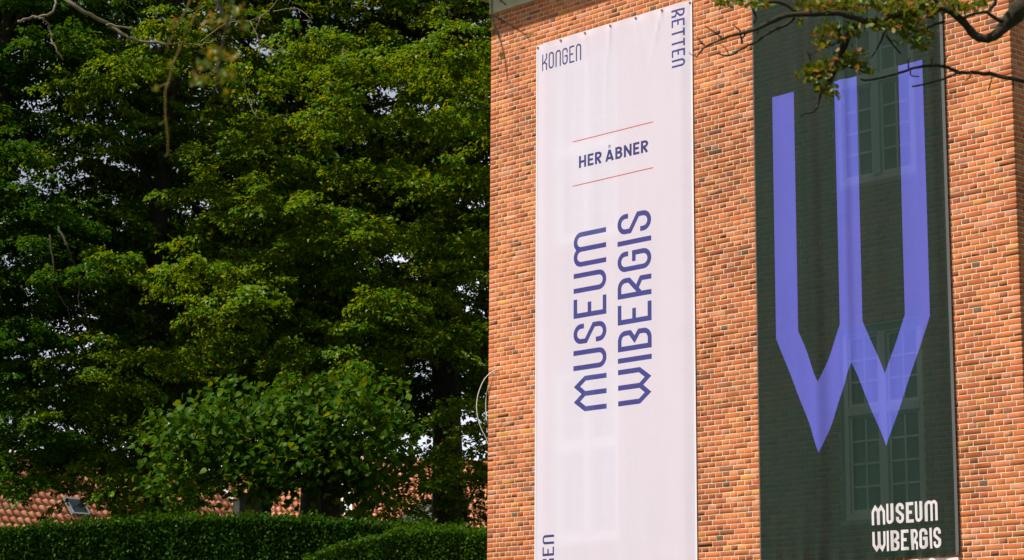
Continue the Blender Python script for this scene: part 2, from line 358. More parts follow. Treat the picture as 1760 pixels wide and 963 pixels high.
# ------------------------------------------------------------------ lettering: strokes as mitred strips
def arc(cx, cy, rx, ry, a0, a1, n=9):
    return [(cx+rx*math.cos(math.radians(a0+(a1-a0)*i/n)), cy+ry*math.sin(math.radians(a0+(a1-a0)*i/n))) for i in range(n+1)]
def glyph(ch, t):
    """centre lines of one capital, height 1; returns width, polylines"""
    h = t/2; W = .45; L, R, B, T = h, W-h, h, 1-h; m = W/2; r = (R-L)/2
    if ch in 'mw':                                           # pointed three-legged M / W
        W = .79; L, R = h, W-h; m = W/2; q = (m-L)/2; s, tip = .64, .89 if t < .12 else .87
        P = [[(L, 0), (L, s), (L+q, tip), (m, s+.02), (m, 0)], [(m, s+.02), (m+q, tip), (R, s), (R, 0)]]
        if ch == 'w': P = [[(x, 1-y) for x, y in p] for p in P]
        return W, P
    if ch == 'M':                                            # round arched M
        W = .79; L, R = h, W-h; m = W/2; q = (m-L)/2
        return W, [[(L, 0)]+arc(L+q, 1-h-q, q, q, 180, 0)+[(m, 0)], arc(m+q, 1-h-q, q, q, 180, 0)+[(R, 0)]]
    if ch == 'U': return W, [[(L, 1)]+arc(m, r+h, r, r, 180, 360)+[(R, 1)]]
    if ch == 'N': return W, [[(L, 0)]+arc(m, 1-r-h, r, r, 180, 0)+[(R, 0)]]
    if ch == 'O': return W, [arc(m, 1-r-h, r, r, 0, 180)+arc(m, r+h, r, r, 180, 360)+[(R, 1-r-h)]]
    if ch == 'S': return W, [[(R, .68)]+arc(m, 1-r-h, r, r, 0, 180)+[(L, .62), (R, .38)]+arc(m, r+h, r, r, 360, 180)+[(L, .32)]]
    if ch == 'E': return W*.96, [[(W*.96, T), (L, T), (L, B), (W*.96, B)], [(L+h, .51), (W*.74, .51)]]
    if ch == 'I': return t, [[(h, 0), (h, 1)]]
    if ch == 'B': return W, [[(L, 0), (L, 1)], [(L, T)]+arc(m, T-r, r, r, 90, 0)+[(R, .635), (R-.16, .5), (R, .365)]+arc(m, B+r, r, r, 0, -90)+[(L, B)]]
    if ch == 'R': return W, [[(L, 0), (L, 1)], [(L, T)]+arc(m, T-r, r, r, 90, 0)+[(R, .66), (L+h*.5, .33)], [(L+.10, .45), (R, .30), (R, 0)]]
    if ch == 'G': return W, [[(R, .68)]+arc(m, 1-r-h, r, r, 0, 180)+arc(m, r+h, r, r, 180, 360)+[(R, .51), (m-.02, .51)]]
    if ch == 'K': return W, [[(L, 0), (L, 1)], [(R, 1), (R, .70), (L+h*.5, .40)], [(L+.12, .52), (R, .36), (R, 0)]]
    if ch == 'T': return W, [[(0, T), (W, T)], [(m, T), (m, 0)]]
    # plain bold sans
    if ch == 'h': W = .70; return W, [[(h, 0), (h, 1)], [(W-h, 0), (W-h, 1)], [(h, .5), (W-h, .5)]]
    if ch == 'e': W = .56; return W, [[(W, T), (h, T), (h, B), (W, B)], [(h, .5), (W*.9, .5)]]
    if ch == 'r': W = .64; return W, [[(h, 0), (h, 1)], [(h, T), (W*.5, T)]+arc(W*.5, .70, W*.5-h, T-.70, 90, -90)+[(h, .40)], [(W*.44, .42), (W-h, 0)]]
    if ch == 'b': W = .64; return W, [[(h, 0), (h, 1)], [(h, T), (W*.5, T)]+arc(W*.5, .725, W*.46-h, T-.725, 90, -90)+[(h, .515)], [(h, .515), (W*.5, .515)]+arc(W*.5, .305, W*.5-h, .21, 90, -90)+[(h, B)]]
    if ch == 'n': W = .72; return W, [[(h, 0), (h, 1)], [(W-h, 0), (W-h, 1)], [(h, 1-h), (W-h, h)]]
    if ch == 'a': W = .78; return W, [[(h*.9, 0), (W/2, .93)], [(W-h*.9, 0), (W/2, .93)], [(W*.24, .24), (W*.76, .24)], arc(W/2, 1.21, .085, .10, 0, 360, 14)]
    return .26, []
def offset_strip(P, t):
    P = np.array(P, float); keep = [0]+[i for i in range(1, len(P)) if np.hypot(*(P[i]-P[i-1])) > 1e-5]; P = P[keep]
    D = np.diff(P, axis=0); D /= np.hypot(D[:, 0], D[:, 1])[:, None]; N = np.stack([-D[:, 1], D[:, 0]], 1)
    L, R = [], []
    for i in range(len(P)):
        if i == 0: o = N[0]
        elif i == len(P)-1: o = N[-1]
        else:
            o = N[i-1]+N[i]; o = o/(np.dot(o, o)+1e-9)*2; q = np.hypot(*o)
            if q > 3.2: o *= 3.2/q
        L.append(P[i]+o*t/2); R.append(P[i]-o*t/2)
    return np.array(L), np.array(R)
def text(s, org, xd, yd, cap, t, total, gap=.137):
    """list of quads (4,2) in banner coordinates"""
    adv = []; x = 0
    for ch in s: W, P = glyph(ch, t); adv.append((x, P, ch)); x += W+gap
    nat = x-gap; k = total/(nat*cap); out = []
    for x0, P, ch in adv:
        for pl in P:
            L, R = offset_strip(pl, t if not (ch == 'a' and len(pl) > 6) else t*.28)
            def tr(Q): return np.array(org)+np.outer((Q[:, 0]+x0)*cap*k, xd)+np.outer(Q[:, 1]*cap, yd)
            L, R = tr(L), tr(R)
            out += [np.array([L[i], L[i+1], R[i+1], R[i]]) for i in range(len(L)-1)]
    return out
def rect(u0, u1, v0, v1): return [np.array([(u0, v0), (u1, v0), (u1, v1), (u0, v1)])]
def inside(C, quads):
    r = np.zeros(len(C), bool)
    for q in quads:
        lo, hi = q.min(0), q.max(0); k = np.where((C[:, 0] >= lo[0]) & (C[:, 0] <= hi[0]) & (C[:, 1] >= lo[1]) & (C[:, 1] <= hi[1]) & ~r)[0]
        if not len(k): continue
        c = C[k]; s = []
        for i in range(4):
            a, b = q[i], q[(i+1) % 4]; s.append((b[0]-a[0])*(c[:, 1]-a[1])-(b[1]-a[1])*(c[:, 0]-a[0]))
        s = np.array(s); r[k] |= np.all(s >= -1e-9, 0) | np.all(s <= 1e-9, 0)
    return r
def make_banner(root, u0, u1, v0, v1, fold, du, dv, prints, cloth):
    """prints: [(part name, quads, material)]; one seamless triangulated sheet, cut along the print's edges"""
    pts, eds = [], []
    def loop(q):
        q = [np.asarray(p, float) for p in q]; fine = []
        for i in range(len(q)):
            a_, b_ = q[i], q[(i+1) % len(q)]; k_ = max(1, int(math.ceil(np.hypot(*(b_-a_))/.04)))
            fine += [a_+(b_-a_)*j/k_ for j in range(k_)]
        q = fine; b = len(pts); pts.extend([tuple(p) for p in q]); eds.extend([(b+i, b+(i+1) % len(q)) for i in range(len(q))])
    gu = np.linspace(u0, u1, int((u1-u0)/du)+1); gv_ = np.linspace(v0, v1, int((v1-v0)/dv)+1)
    loop([(u, v0) for u in gu]+[(u1, v) for v in gv_[1:]]+[(u, v1) for u in gu[::-1][1:]]+[(u0, v) for v in gv_[::-1][1:-1]])
    for _, qs, _m in prints:
        for q in qs: loop(q)
    for i, u in enumerate(gu[1:-1]):
        for j, v in enumerate(gv_[1:-1]): pts.append((u+rng.uniform(-.15, .15)*du, v+rng.uniform(-.15, .15)*dv))
    r = delaunay_2d_cdt([Vector(p) for p in pts], eds, [], 0, 1e-6)
    V = np.array([(v.x, v.y) for v in r[0]]); T = np.array([f for f in r[2] if len(f) == 3])
    C = V[T].mean(1); ok = (C[:, 0] > u0) & (C[:, 0] < u1) & (C[:, 1] > v0) & (C[:, 1] < v1); T, C = T[ok], C[ok]
    P3 = np.stack([V[:, 0], -fold(V[:, 0], V[:, 1]), V[:, 1]], 1); owner = np.full(len(T), -1)
    for k, (_, qs, _m) in enumerate(prints): owner[inside(C, qs) & (owner < 0)] = k
    for k in range(-1, len(prints)):
        t = T[owner == k]
        if not len(t): continue
        uq, inv = np.unique(t.ravel(), return_inverse=True); nm = 'cloth' if k < 0 else prints[k][0]
        a = P3[t]; nrm = np.cross(a[:, 1]-a[:, 0], a[:, 2]-a[:, 0])[:, 1]; tt = inv.reshape(-1, 3); tt[nrm > 0] = tt[nrm > 0][:, ::-1]
        ms = mesh(nm, P3[uq], tt, True); u_, v_ = P3[uq][:, 0], P3[uq][:, 2]; h_ = .004
        fu = (fold(u_+h_, v_)-fold(u_-h_, v_))/(2*h_); fv = (fold(u_, v_+h_)-fold(u_, v_-h_))/(2*h_)
        nn = np.stack([-fu, -np.ones(len(u_)), -fv], 1); nn /= np.linalg.norm(nn, axis=1)[:, None]
        ms.normals_split_custom_set_from_vertices([tuple(q) for q in nn])
        obj(nm, ms, cloth if k < 0 else prints[k][2], root)
def grommet_mesh():
    mb = MB(); n = 10; R = [.017, .017, .009, .009]; Y = [0, -.006, -.006, .001]; v = []
    for r, y in zip(R, Y):
        for j in range(n): v.append((r*math.cos(2*math.pi*j/n), y, r*math.sin(2*math.pi*j/n)))
    f = [(i*n+j, i*n+(j+1) % n, (i+1)*n+(j+1) % n, (i+1)*n+j) for i in range(3) for j in range(n)]
    return mesh('grommet', v, f, True)
GM = grommet_mesh()

# ------------------------------------------------------------------ white banner
M['wcloth'] = clothmat('white_mesh_cloth', (.80, .750, .89), .13, .22, weave=.015)
M['wprint'] = clothmat('indigo_print', (.060, .066, .30), .13, .2); M['wprint2'] = clothmat('navy_print', (.050, .050, .21), .13, .2)
M['wred'] = clothmat('red_print', (.62, .11, .08), .12, .2)
M['hem'] = clothmat('white_hem', (.84, .81, .85), .02, .2, weave=.01)
wb = thing('banner', 'long white banner reading MUSEUM WIBERGIS and HER ÅBNER in indigo, hung on the brick wall', 'banner', ORG-WV*.038+np.array([0, 0, .010]), RZ, 'tall banners on the brick wall')
A0, A1, AB, AT = .995, 3.933, 3.35, 11.172
gtop = np.linspace(A0+.03, A1-.03, 7)
def foldw(u, v):
    u = np.asarray(u); v = np.asarray(v); d = .040+.004*np.sin(u*5.2+.3*v)*np.cos(v*.5)+.0015*np.sin(u*13+v*.8)
    tops = sum(np.exp(-((u-g-(AT-v)*s)/.035)**2) for g, s in zip(gtop, (.35, .25, .1, -.1, .15, -.3, -.35)))
    d = d+.014*tops*np.exp(-((AT-v)/.38)) - .018*np.exp(-((AT-v)/.10))*np.cos((u-A0-.03)/(gtop[1]-gtop[0])*2*math.pi)*.5
    ed = np.clip(np.minimum(u-A0, A1-u)/.22, 0, 1); return d*(.32+.68*ed*ed*(3-2*ed))
xr, yu = np.array([1., 0]), np.array([0, 1.])
pr = [('lettering', text('mUSEUM', (2.372, 5.852), yu, -xr, .612, .112, 2.475), M['wprint']),
      ('lettering', text('wIBERGIS', (3.198, 5.856), yu, -xr, .612, .112, 2.59), M['wprint']),
      ('lettering', text('KONGEN', (1.125, 10.772), xr, yu, .245, .10, .78, .13), M['wprint2']),
      ('lettering', text('RETTEN', (3.590, 11.095), -yu, xr, .226, .12, .80, .14), M['wprint']),
      ('lettering', text('KEN', (1.392, 3.792), yu, -xr, .224, .12, .445, .13), M['wprint2']),
      ('lettering', text('her', (1.86, 9.232), xr, yu, .170, .20, .432, .13), M['wprint2']), ('lettering', text('abner', (2.362, 9.232), xr, yu, .170, .20, .791, .13), M['wprint2']),
      ('printed_line', rect(1.736, 3.248, 9.620, 9.634), M['wred']), ('printed_line', rect(1.737, 3.246, 8.991, 9.005), M['wred'])]
make_banner(wb, A0, A1, AB, AT, foldw, .05, .09, pr, M['wcloth'])
for x0, x1 in ((A0-.003, A0+.022), (A1-.022, A1+.003)):
    zz = np.linspace(AB, AT, 40); mb = MB()
    for i in range(39):
        f0, f1 = -float(foldw(x0, zz[i]))-.005, -float(foldw(x0, zz[i+1]))-.005
        mb.quad((x0, f0, zz[i]), (x1, f0, zz[i]), (x1, f1, zz[i+1]), (x0, f1, zz[i+1]))
    obj('hem', mb.mesh('hem', True), M['hem'], wb)
for g in gtop:
    o = obj('grommet', GM, M['grommet'], wb); o.location = (g, -float(foldw(g, AT-.035))-.004, AT-.03)

# ------------------------------------------------------------------ black banner
M['bcloth'] = clothmat('black_mesh_cloth', (.009, .027, .019), .138, .15, .5, .018, weave=.15)
M['bblue'] = clothmat('blue_print', (.115, .135, .62), .17, .2, weave=.03)
M['bwhite'] = clothmat('white_print', (.76, .71, .74), .05, .2, weave=.02)
bb = thing('banner', 'long black banner with large blue pointed W emblem and small white MUSEUM WIBERGIS lettering', 'banner', ORG-WV*.030+np.array([0, 0, .006]), RZ, 'tall banners on the brick wall')
B0, B1, BB_, BT = 4.962, 7.910, 3.632, 11.2
def foldb(u, v):
    u = np.asarray(u); v = np.asarray(v); h = BT-v; g = lambda c, w_, a: a*np.exp(-((u-c)/w_)**2)
    d = .052+g(5.88+.012*h, .11, .040)-g(6.06+.012*h, .10, .016)+g(6.42, .06, .020)-g(6.53, .06, .014)+g(7.72, .10, .028)+g(6.98, .08, .012)
    d = d+.006*np.sin(u*9+.35*v)*np.sin(v*.45+1)+.003*np.sin(u*23+v*.6)
    k = np.exp(-(v-BB_)/.9); d = d+k*(.014*np.sin(u*17+1)+.010*np.sin(u*29+.5))
    for c in (5.9, 6.9, 7.88): d = d+.02*np.exp(-(v-BB_)/.35)*np.cos((u-c)*24/(1+.9*(v-BB_)))*np.exp(-((u-c)/.45)**2)
    ed = np.clip(np.minimum(u-B0, B1-u)/.22, 0, 1); return np.maximum(d, .012)*(.32+.68*ed*ed*(3-2*ed))
Wq = []
def tri(*p): Wq.append(np.array([p[0], p[1], p[2], p[3] if len(p) > 3 else p[2]]))
WT = 9.556; s1, s2 = 6.44, 6.50                           # prong tops, shoulders
tri((5.30, WT), (5.652, WT), (5.652, s2), (5.30, s1)); tri((6.292, WT), (6.64, WT), (6.64, s2), (6.292, s2)); tri((7.27, WT), (7.627, WT), (7.627, s1), (7.27, s2))
tri((5.30, s1), (5.652, s2), (5.972, 5.825), (5.968, 4.958)); tri((5.968, 4.958), (5.972, 5.825), (6.292, s2), (6.464, 6.01))
tri((6.292, s2), (6.64, s2), (6.464, 6.01)); tri((6.464, 6.01), (6.64, s2), (6.958, 5.82), (6.95, 4.958)); tri((6.95, 4.958), (6.958, 5.82), (7.27, s2), (7.627, s1))
pb = [('emblem', Wq, M['bblue']),
      ('lettering', text('mUSEUM', (6.706, 4.040), xr, yu, .238, .155, .952, .115), M['bwhite']),
      ('lettering', text('wIBERGIS', (6.708, 3.724), xr, yu, .238, .155, .985, .115), M['bwhite'])]
make_banner(bb, B0, B1, BB_, BT, foldb, .028, .07, pb, M['bcloth'])
M['bhem'] = clothmat('grey_hem', (.10, .105, .11), .03, .1, .4, .05)
for x0, x1 in ((B0-.002, B0+.014), (B1-.040, B1+.003)):
    zz = np.linspace(BB_, BT, 50); mb = MB()
    for i in range(49):
        f0, f1 = -float(foldb(x0, zz[i]))-.006, -float(foldb(x0, zz[i+1]))-.006
        mb.quad((x0, f0, zz[i]), (x1, f0, zz[i]), (x1, f1, zz[i+1]), (x0, f1, zz[i+1]))
    obj('hem', mb.mesh('hem', True), M['bhem'], bb)
for g, z in [(x, BT-.03) for x in np.linspace(B0+.03, B1-.03, 7)]+[(B1-.02, BB_+.03)]:
    o = obj('grommet', GM, M['grommet'], bb); o.location = (g, -float(foldb(g, z))-.008, z)
# the white sheet whose upper edge shows below the black banner
sheet = thing('sheet', 'top edge of a white sheet hanging just below the black banner', 'banner', ORG, RZ)
mb = MB(); us_ = np.linspace(4.96, 7.87, 60)
edge = lambda u: BB_-.045+.035*((u-5.02)/2.9)+.008*math.sin(u*7)
for i in range(59):
    a, b = us_[i], us_[i+1]; ya, yb = -.03-.006*math.sin(a*9), -.03-.006*math.sin(b*9)
    mb.quad((a, ya, 2.2), (b, yb, 2.2), (b, yb, edge(b)), (a, ya, edge(a)))
obj('cloth', mb.mesh('cloth', True), M['hem'], sheet)
o = obj('grommet', GM, M['grommet'], sheet); o.location = (7.845, -.044, edge(7.845)-.045)

# ------------------------------------------------------------------ loose white cable on the corner
def local(p): return ORG+WV*p[0]+NV*p[1]+np.array([0, 0, p[2]])
cb = thing('cable', 'thin white cable looping off the left corner of the brick building', 'cable', ORG, RZ)
P = [(.20, -.012, 6.63), (.10, -.03, 6.60), (0.0, -.08, 6.50), (-.08, -.12, 6.30), (-.10, -.13, 6.08), (-.07, -.09, 5.85), (-.01, -.02, 5.66), (.012, .03, 5.5)]
obj('cord', MB().tube(smooth_path(P, 5), [.006]*36, 6).mesh('cord', True), M['cable'], cb)
P = [(.02, -.02, 6.42), (-.015, -.03, 6.25), (-.02, -.025, 6.05), (-.005, -.015, 5.9)]
obj('cord', MB().tube(smooth_path(P, 5), [.0055]*16, 6).mesh('cord', True), M['cable'], cb)

# ------------------------------------------------------------------ foliage generators
def leaves_mesh(name, P, D, N, L, Wd, fold=.25):
    """rhombic folded leaves: base points P, axis D, normal N, length L, width Wd"""
    D = D/(np.linalg.norm(D, axis=1)[:, None]+1e-9); S = np.cross(D, N); S /= np.linalg.norm(S, axis=1)[:, None]+1e-9; N2 = np.cross(S, D)
    L = L[:, None]; Wd = Wd[:, None]
    V = np.stack([P, P+D*L*.45+S*Wd*.5+N2*Wd*fold, P+D*L-N2*L*.12, P+D*L*.45-S*Wd*.5+N2*Wd*fold], 1).reshape(-1, 3)
    return quadmesh(name, V, np.arange(len(V)).reshape(-1, 4))
def bough(c, rad, n_spray, per, out, flat=.34, size=.10, face=(0, 0, 0)):
    """a tier of leaf sprays round c; appends leaf arrays"""
    for _ in range(n_spray):
        az = rng.uniform(0, 2*math.pi); rr = rad*math.sqrt(rng.uniform(0, 1))*.75
        o = np.array([math.cos(az)*rr, math.sin(az)*rr, rng.normal(0, rad*flat*.55)-.22*rr*rr/rad]) + c
        a2 = az+rng.normal(0, .7); ax = np.array([math.cos(a2), math.sin(a2), rng.normal(-.18, .22)]); ax /= np.linalg.norm(ax)
        ln = rng.uniform(.5, .95)*min(1.0, rad); sd = np.cross(ax, [0, 0, 1.]); sd /= np.linalg.norm(sd); up = np.cross(sd, ax)
        k = int(per*rng.uniform(.6, 1.3)); a = rng.uniform(0, 1, k); b = rng.normal(0, .30, k)*(1.05-a*.75)
        p = o+np.outer(a*ln, ax)+np.outer(b*ln, sd)+np.outer(rng.normal(0, .035, k)-.16*a*a*ln-.10*np.abs(b)*ln, up)
        d = np.outer(np.ones(k)*.6, ax)+np.outer(np.sign(b)*.8, sd)+rng.normal(0, .35, (k, 3)); d[:, 2] -= .25
        nn = np.outer(np.ones(k), up+np.array(face))+rng.normal(0, .42, (k, 3))
        s = size*rng.uniform(.6, 1.25, k); out.append((p, d, nn, s, s*rng.uniform(.55, .75, k)))
def flush(out): return [np.concatenate([o[i] for o in out]) for i in range(5)]

# ------------------------------------------------------------------ beech trees behind
TREES = [  # trunk px, depth, crown px range it owns, radius, label
    (762, 50.0, .42, 'beech tree with a thick dark trunk rising between the brick corner and the linden'),
    (262, 47.0, .30, 'beech tree with sunlit tiers of leaves above the left part of the linden'),
    (-40, 46.0, .28, 'beech tree at the left edge with pale dead limbs and sky showing through it'),
    (540, 57.0, .34, 'beech tree farthest back, its leaves coloured dark as shaded, seen between the other beeches')]
tb = []
for px, Y, r, lab in TREES:
    p = at(px, 905, Y); p[2] = float(hgt(p[0], p[1])); tb.append(p)
def y_low(px):                                            # lower limit of the beech foliage in the view
    return float(np.interp(px, [-200, 0, 130, 260, 420, 700, 760, 860, 1000], [700, 690, 690, 720, 720, 730, 720, 720, 720]))
clumps = []                                               # (tree, centre, radius, sprays, leaves per spray)
lit = [(365, 372, 62), (425, 440, 60), (330, 462, 60), (300, 480, 50), (440, 505, 55), (385, 530, 60), (360, 598, 60), (300, 605, 55), (545, 352, 60), (520, 425, 60), (575, 400, 50), (625, 405, 55), (600, 480, 50), (640, 295, 60), (560, 120, 60), (640, 130, 60), (700, 85, 70), (760, 120, 60), (790, 60, 60), (720, 190, 60), (590, 205, 70), (480, 205, 60), (440, 260, 60), (380, 260, 55), (590, 640, 70), (540, 680, 60), (640, 620, 50), (760, 410, 55), (805, 395, 50), (800, 470, 50), (650, 505, 55), (720, 520, 50), (610, 560, 45), (300, 45, 60), (250, 110, 60), (150, 130, 60), (40, 250, 60), (70, 60, 60), (210, 455, 45), (530, 55, 60), (430, 120, 60), (840, 210, 60), (330, 320, 50), (120, 470, 50), (60, 560, 45), (820, 300, 50), (500, 600, 45), (470, 330, 50)]
for x, y, r in lit:
    Y = rng.uniform(40.8, 43.2); k = 1 if x < 420 else 0
    if x < 130: k = 2
    for _ in range(2):
        clumps.append((k, at(x+rng.normal(0, 14), y+rng.normal(0, 9), Y+rng.uniform(-.4, .4)), r*rng.uniform(.8, 1.15)*Y/FPX*1.15, 8, 80))
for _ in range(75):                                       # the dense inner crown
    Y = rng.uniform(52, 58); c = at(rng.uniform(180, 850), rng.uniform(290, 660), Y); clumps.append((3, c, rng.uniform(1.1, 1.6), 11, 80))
n = 0
while n < 940:
    x = rng.uniform(-210, 1010); y = rng.uniform(-330, 800)
    if y > y_low(x): continue
    dens = 1.0
    if x < 170 and 290 < y: dens = 1.0
    if x < 60 and 450 < y < 720: dens = .8
    if 640 < x < 860 and 600 < y: dens = .5
    if rng.uniform() > dens: continue
    Y = rng.uniform(43.5, 58) if x < 200 else rng.choice([rng.uniform(45, 50), rng.uniform(50, 58)], p=[.35, .65])
    if x < 170: Y = rng.uniform(43, 52)
    if 705 < x < 820 and y > 610 and Y < 51.5: continue
    c = at(x, y, Y); d = [abs(c[0]-t[0])+.8*abs(c[1]-t[1]) for t in tb]; k = int(np.argmin(d))
    clumps.append((k, c, rng.uniform(.9, 1.55), int(rng.uniform(7, 12)), 92)); n += 1
for x, y in [(-10, 800), (40, 820), (95, 815), (150, 800), (200, 830), (30, 780), (240, 790), (180, 850), (255, 850), (790, 830), (700, 830), (820, 850), (660, 860), (690, 800), (230, 700), (140, 700), (60, 740), (790, 790), (75, 780), (160, 835), (215, 800), (280, 870), (235, 880), (150, 760), (20, 750), (270, 760), (800, 800), (830, 820), (815, 875), (690, 870), (640, 880), (100, 760), (30, 810), (0, 720), (45, 735), (90, 730), (130, 745), (170, 735), (215, 740), (250, 730), (185, 775), (60, 760), (240, 820), (800, 700), (820, 730), (805, 760), (830, 770), (810, 700), (700, 770), (25, 770), (80, 745), (120, 770), (160, 760), (205, 765), (235, 750), (190, 745), (265, 700), (100, 700), (180, 690), (10, 690), (50, 700), (230, 780), (140, 790)]:   # thin hanging sprays in front of the roofs
    Y = rng.uniform(43, 48); k = 2 if x < 90 else (1 if x < 300 else 0); clumps.append((k, at(x, y, Y), .75, 8, 60))
for k, (px, Y, r, lab) in enumerate(TREES):
    root = thing('beech_tree', lab, 'tree', tb[k], 0, 'beech trees beyond the hedge'); base = tb[k]
    mine = [c for c in clumps if c[0] == k]; tk = MB(); H = 15.5
    tp = [base+np.array([.10*math.sin(z*.5+k), .10*math.cos(z*.4), z-.5]) for z in np.linspace(0, H, 14)]
    tr_ = [r*(1.5 if i == 0 else 1.18 if i == 1 else 1.0-.75*(i/13)) for i in range(14)]
    tk.tube(np.array(tp)-base, tr_, 12)
    out = []
    for ki, (_, c, rad, ns, per) in enumerate(mine):
        front = c[1] < 44.5; bough(c-base, rad, ns, per, out, size=.098 if front else .115 if c[1] < 51 else .14, face=(-.22, -.42, 0) if front else (-.05, -.25, 0))
        if c[1] > 44.5 and rng.uniform() < .22:
            h0 = max(1.2, min(H-2, (c-base)[2]-rng.uniform(.3, 2.2))); a = np.array([.10*math.sin(h0*.5+k), .10*math.cos(h0*.4), h0]); e_ = c-base
            mid = (a+e_)/2+np.array([rng.normal(0, .2), rng.normal(0, .2), .35]); pth = smooth_path([a, mid, e_], 4)
            tk.tube(pth, np.linspace(.03+.010*np.linalg.norm(e_-a), .006, len(pth)), 5)
    obj('trunk', tk.mesh('trunk', True), M['bark'], root)
    L = flush(out); obj('crown', leaves_mesh('crown', *L), M['beech_shade' if k > 1 else 'beech'], root, kind='stuff')
    if k == 2:
        def dead(pts, Y, r0, r1, m=None):
            P = smooth_path([at(x, y, Y+rng.uniform(-.15, .15))-base for x, y in pts], 5); P = P+rng.normal(0, .012, P.shape)
            obj('dead_limb', MB().tube(P, np.linspace(r0, r1, len(P)), 6).mesh('dead_limb', True), m or M['deadwood'], root)
        dead([(100, -10), (135, 15), (185, 42), (215, 62), (250, 72), (300, 76), (345, 76), (372, 68)], 40.6, .045, .016)
        dead([(30, 37), (60, 30), (76, 34), (86, 52), (94, 80), (108, 102)], 40.8, .028, .014)
        dead([(182, 42), (222, 48), (238, 62)], 40.6, .025, .012); dead([(60, 30), (92, 20), (96, -5)], 40.8, .03, .02)
        TWG = M['twig']
        dead([(100, 390), (115, 420), (130, 460), (140, 475), (152, 490)], 40.9, .026, .012, TWG); dead([(84, 405), (92, 450), (98, 500), (115, 530), (118, 560), (112, 585)], 41, .020, .010, TWG)
        dead([(140, 475), (135, 520), (150, 545), (155, 595), (165, 640)], 40.9, .014, .007, TWG)
    if k == 1:
        for pts in ([(345, 72), (390, 40), (430, 36), (455, 22)], [(440, 36), (470, 10), (480, -10)], [(448, 30), (440, 60), (470, 85), (510, 95)], [(430, 36), (445, 70), (446, 100)], [(420, 135), (425, 165), (440, 200), (455, 205)], [(470, 20), (510, 15), (535, 35), (520, 35)]):
            P = smooth_path([at(x, y, 40.4+rng.uniform(-.1, .1))-base for x, y in pts], 4)
            obj('dead_limb', MB().tube(P, np.linspace(.013, .006, len(P)), 5).mesh('dead_limb', True), M['deadwood'], root)

# ------------------------------------------------------------------ linden trees in front, large leaves
HEART = np.array([(0, 0, 0), (.30, -.06, .03), (.50, .16, .06), (.46, .45, .05), (.26, .76, .0), (0, 1.06, -.10), (-.26, .76, .0), (-.46, .45, .05), (-.50, .16, .06), (-.30, -.06, .03), (0, .45, -.02)])
HF = [(10, i, i+1 if i < 9 else 0) for i in range(10)]
hm = mesh('leaf', HEART, HF); hm.materials.append(M['linden_o'])
def linden(px, Y, x0, x1, lab, nleaf):
    base = at(px, 890, Y); base[2] = float(hgt(base[0], base[1])); root = thing('linden_tree', lab, 'tree', base, 0, 'linden trees behind the hedge')
    tk = MB(); top = at(px+4, 760, Y)-base
    tk.tube([(0, 0, -.3), (0, 0, .6), (.03, 0, 1.2), tuple(top*np.array([1, 1, .75])), tuple(top)], [.26, .22, .20, .17, .10], 10)
    xm = (x0+x1)/2; cpx = []
    for _ in range(46):
        t = rng.uniform(-1, 1); x = xm+t*(x1-x0)/2*.95; yt = np.interp(x, [240, 270, 330, 420, 520, 600, 680, 730], [760, 715, 680, 690, 672, 665, 680, 735]); yb = np.interp(x, [240, 300, 400, 560, 650, 730], [810, 850, 852, 850, 845, 790])
        yj = rng.normal(0, 14); cpx.append((x, rng.uniform(yt+10+yj, yb-8+yj), Y+rng.uniform(-1.25, 1.1)))
    Ps = []
    for x, y, yy in cpx:
        c = at(x, y, yy)-base
        for _ in range(nleaf//46): Ps.append((c+rng.normal(0, 1, 3)*np.array([.30, .28, .22]), c))
        if rng.uniform() < .5:
            P = smooth_path([top*.8, (top*.8+c)/2+np.array([0, 0, .15]), c], 4); tk.tube(P, np.linspace(.045, .008, len(P)), 5)
    obj('trunk', tk.mesh('trunk', True), M['bark'], root)
    order = sorted(range(len(Ps)), key=lambda i: Ps[i][0][1])          # nearest to the camera first
    near = set(order[:280]); V, Fc = [], []; cr = None; singles = []
    for i, (p, c) in enumerate(Ps):
        s = rng.uniform(.065, .150); outw = (p-c); d = np.array([outw[0]*.6+rng.normal(0, .6), -.25+rng.normal(0, .5), -.4+rng.normal(0, .5)]); d /= np.linalg.norm(d)
        nn = np.array([rng.normal(-.15, .55), -.45+rng.normal(0, .5), .75]); sd = np.cross(d, nn); sd /= np.linalg.norm(sd); n2 = np.cross(sd, d)
        Mx = np.stack([sd, d, n2], 1)*s
        if i in near: singles.append((p, Mx)); continue
        b = len(V); V += list(HEART@Mx.T+p); Fc += [tuple(b+q for q in f) for f in HF]
    cr = obj('crown', mesh('crown', V, Fc), M['linden'], root, kind='stuff')
    for p, Mx in singles:
        o = obj('leaf', hm, parent=cr); m4 = Matrix(Mx.tolist()).to_4x4(); m4.translation = Vector(p); o.matrix_local = m4
linden(447, 40.0, 285, 500, 'low linden tree with large leaves, its trunk right of the pointed dark stone', 4200)
linden(566, 40.0, 480, 690, 'low linden tree with large leaves nearest the thick beech trunk', 4200)

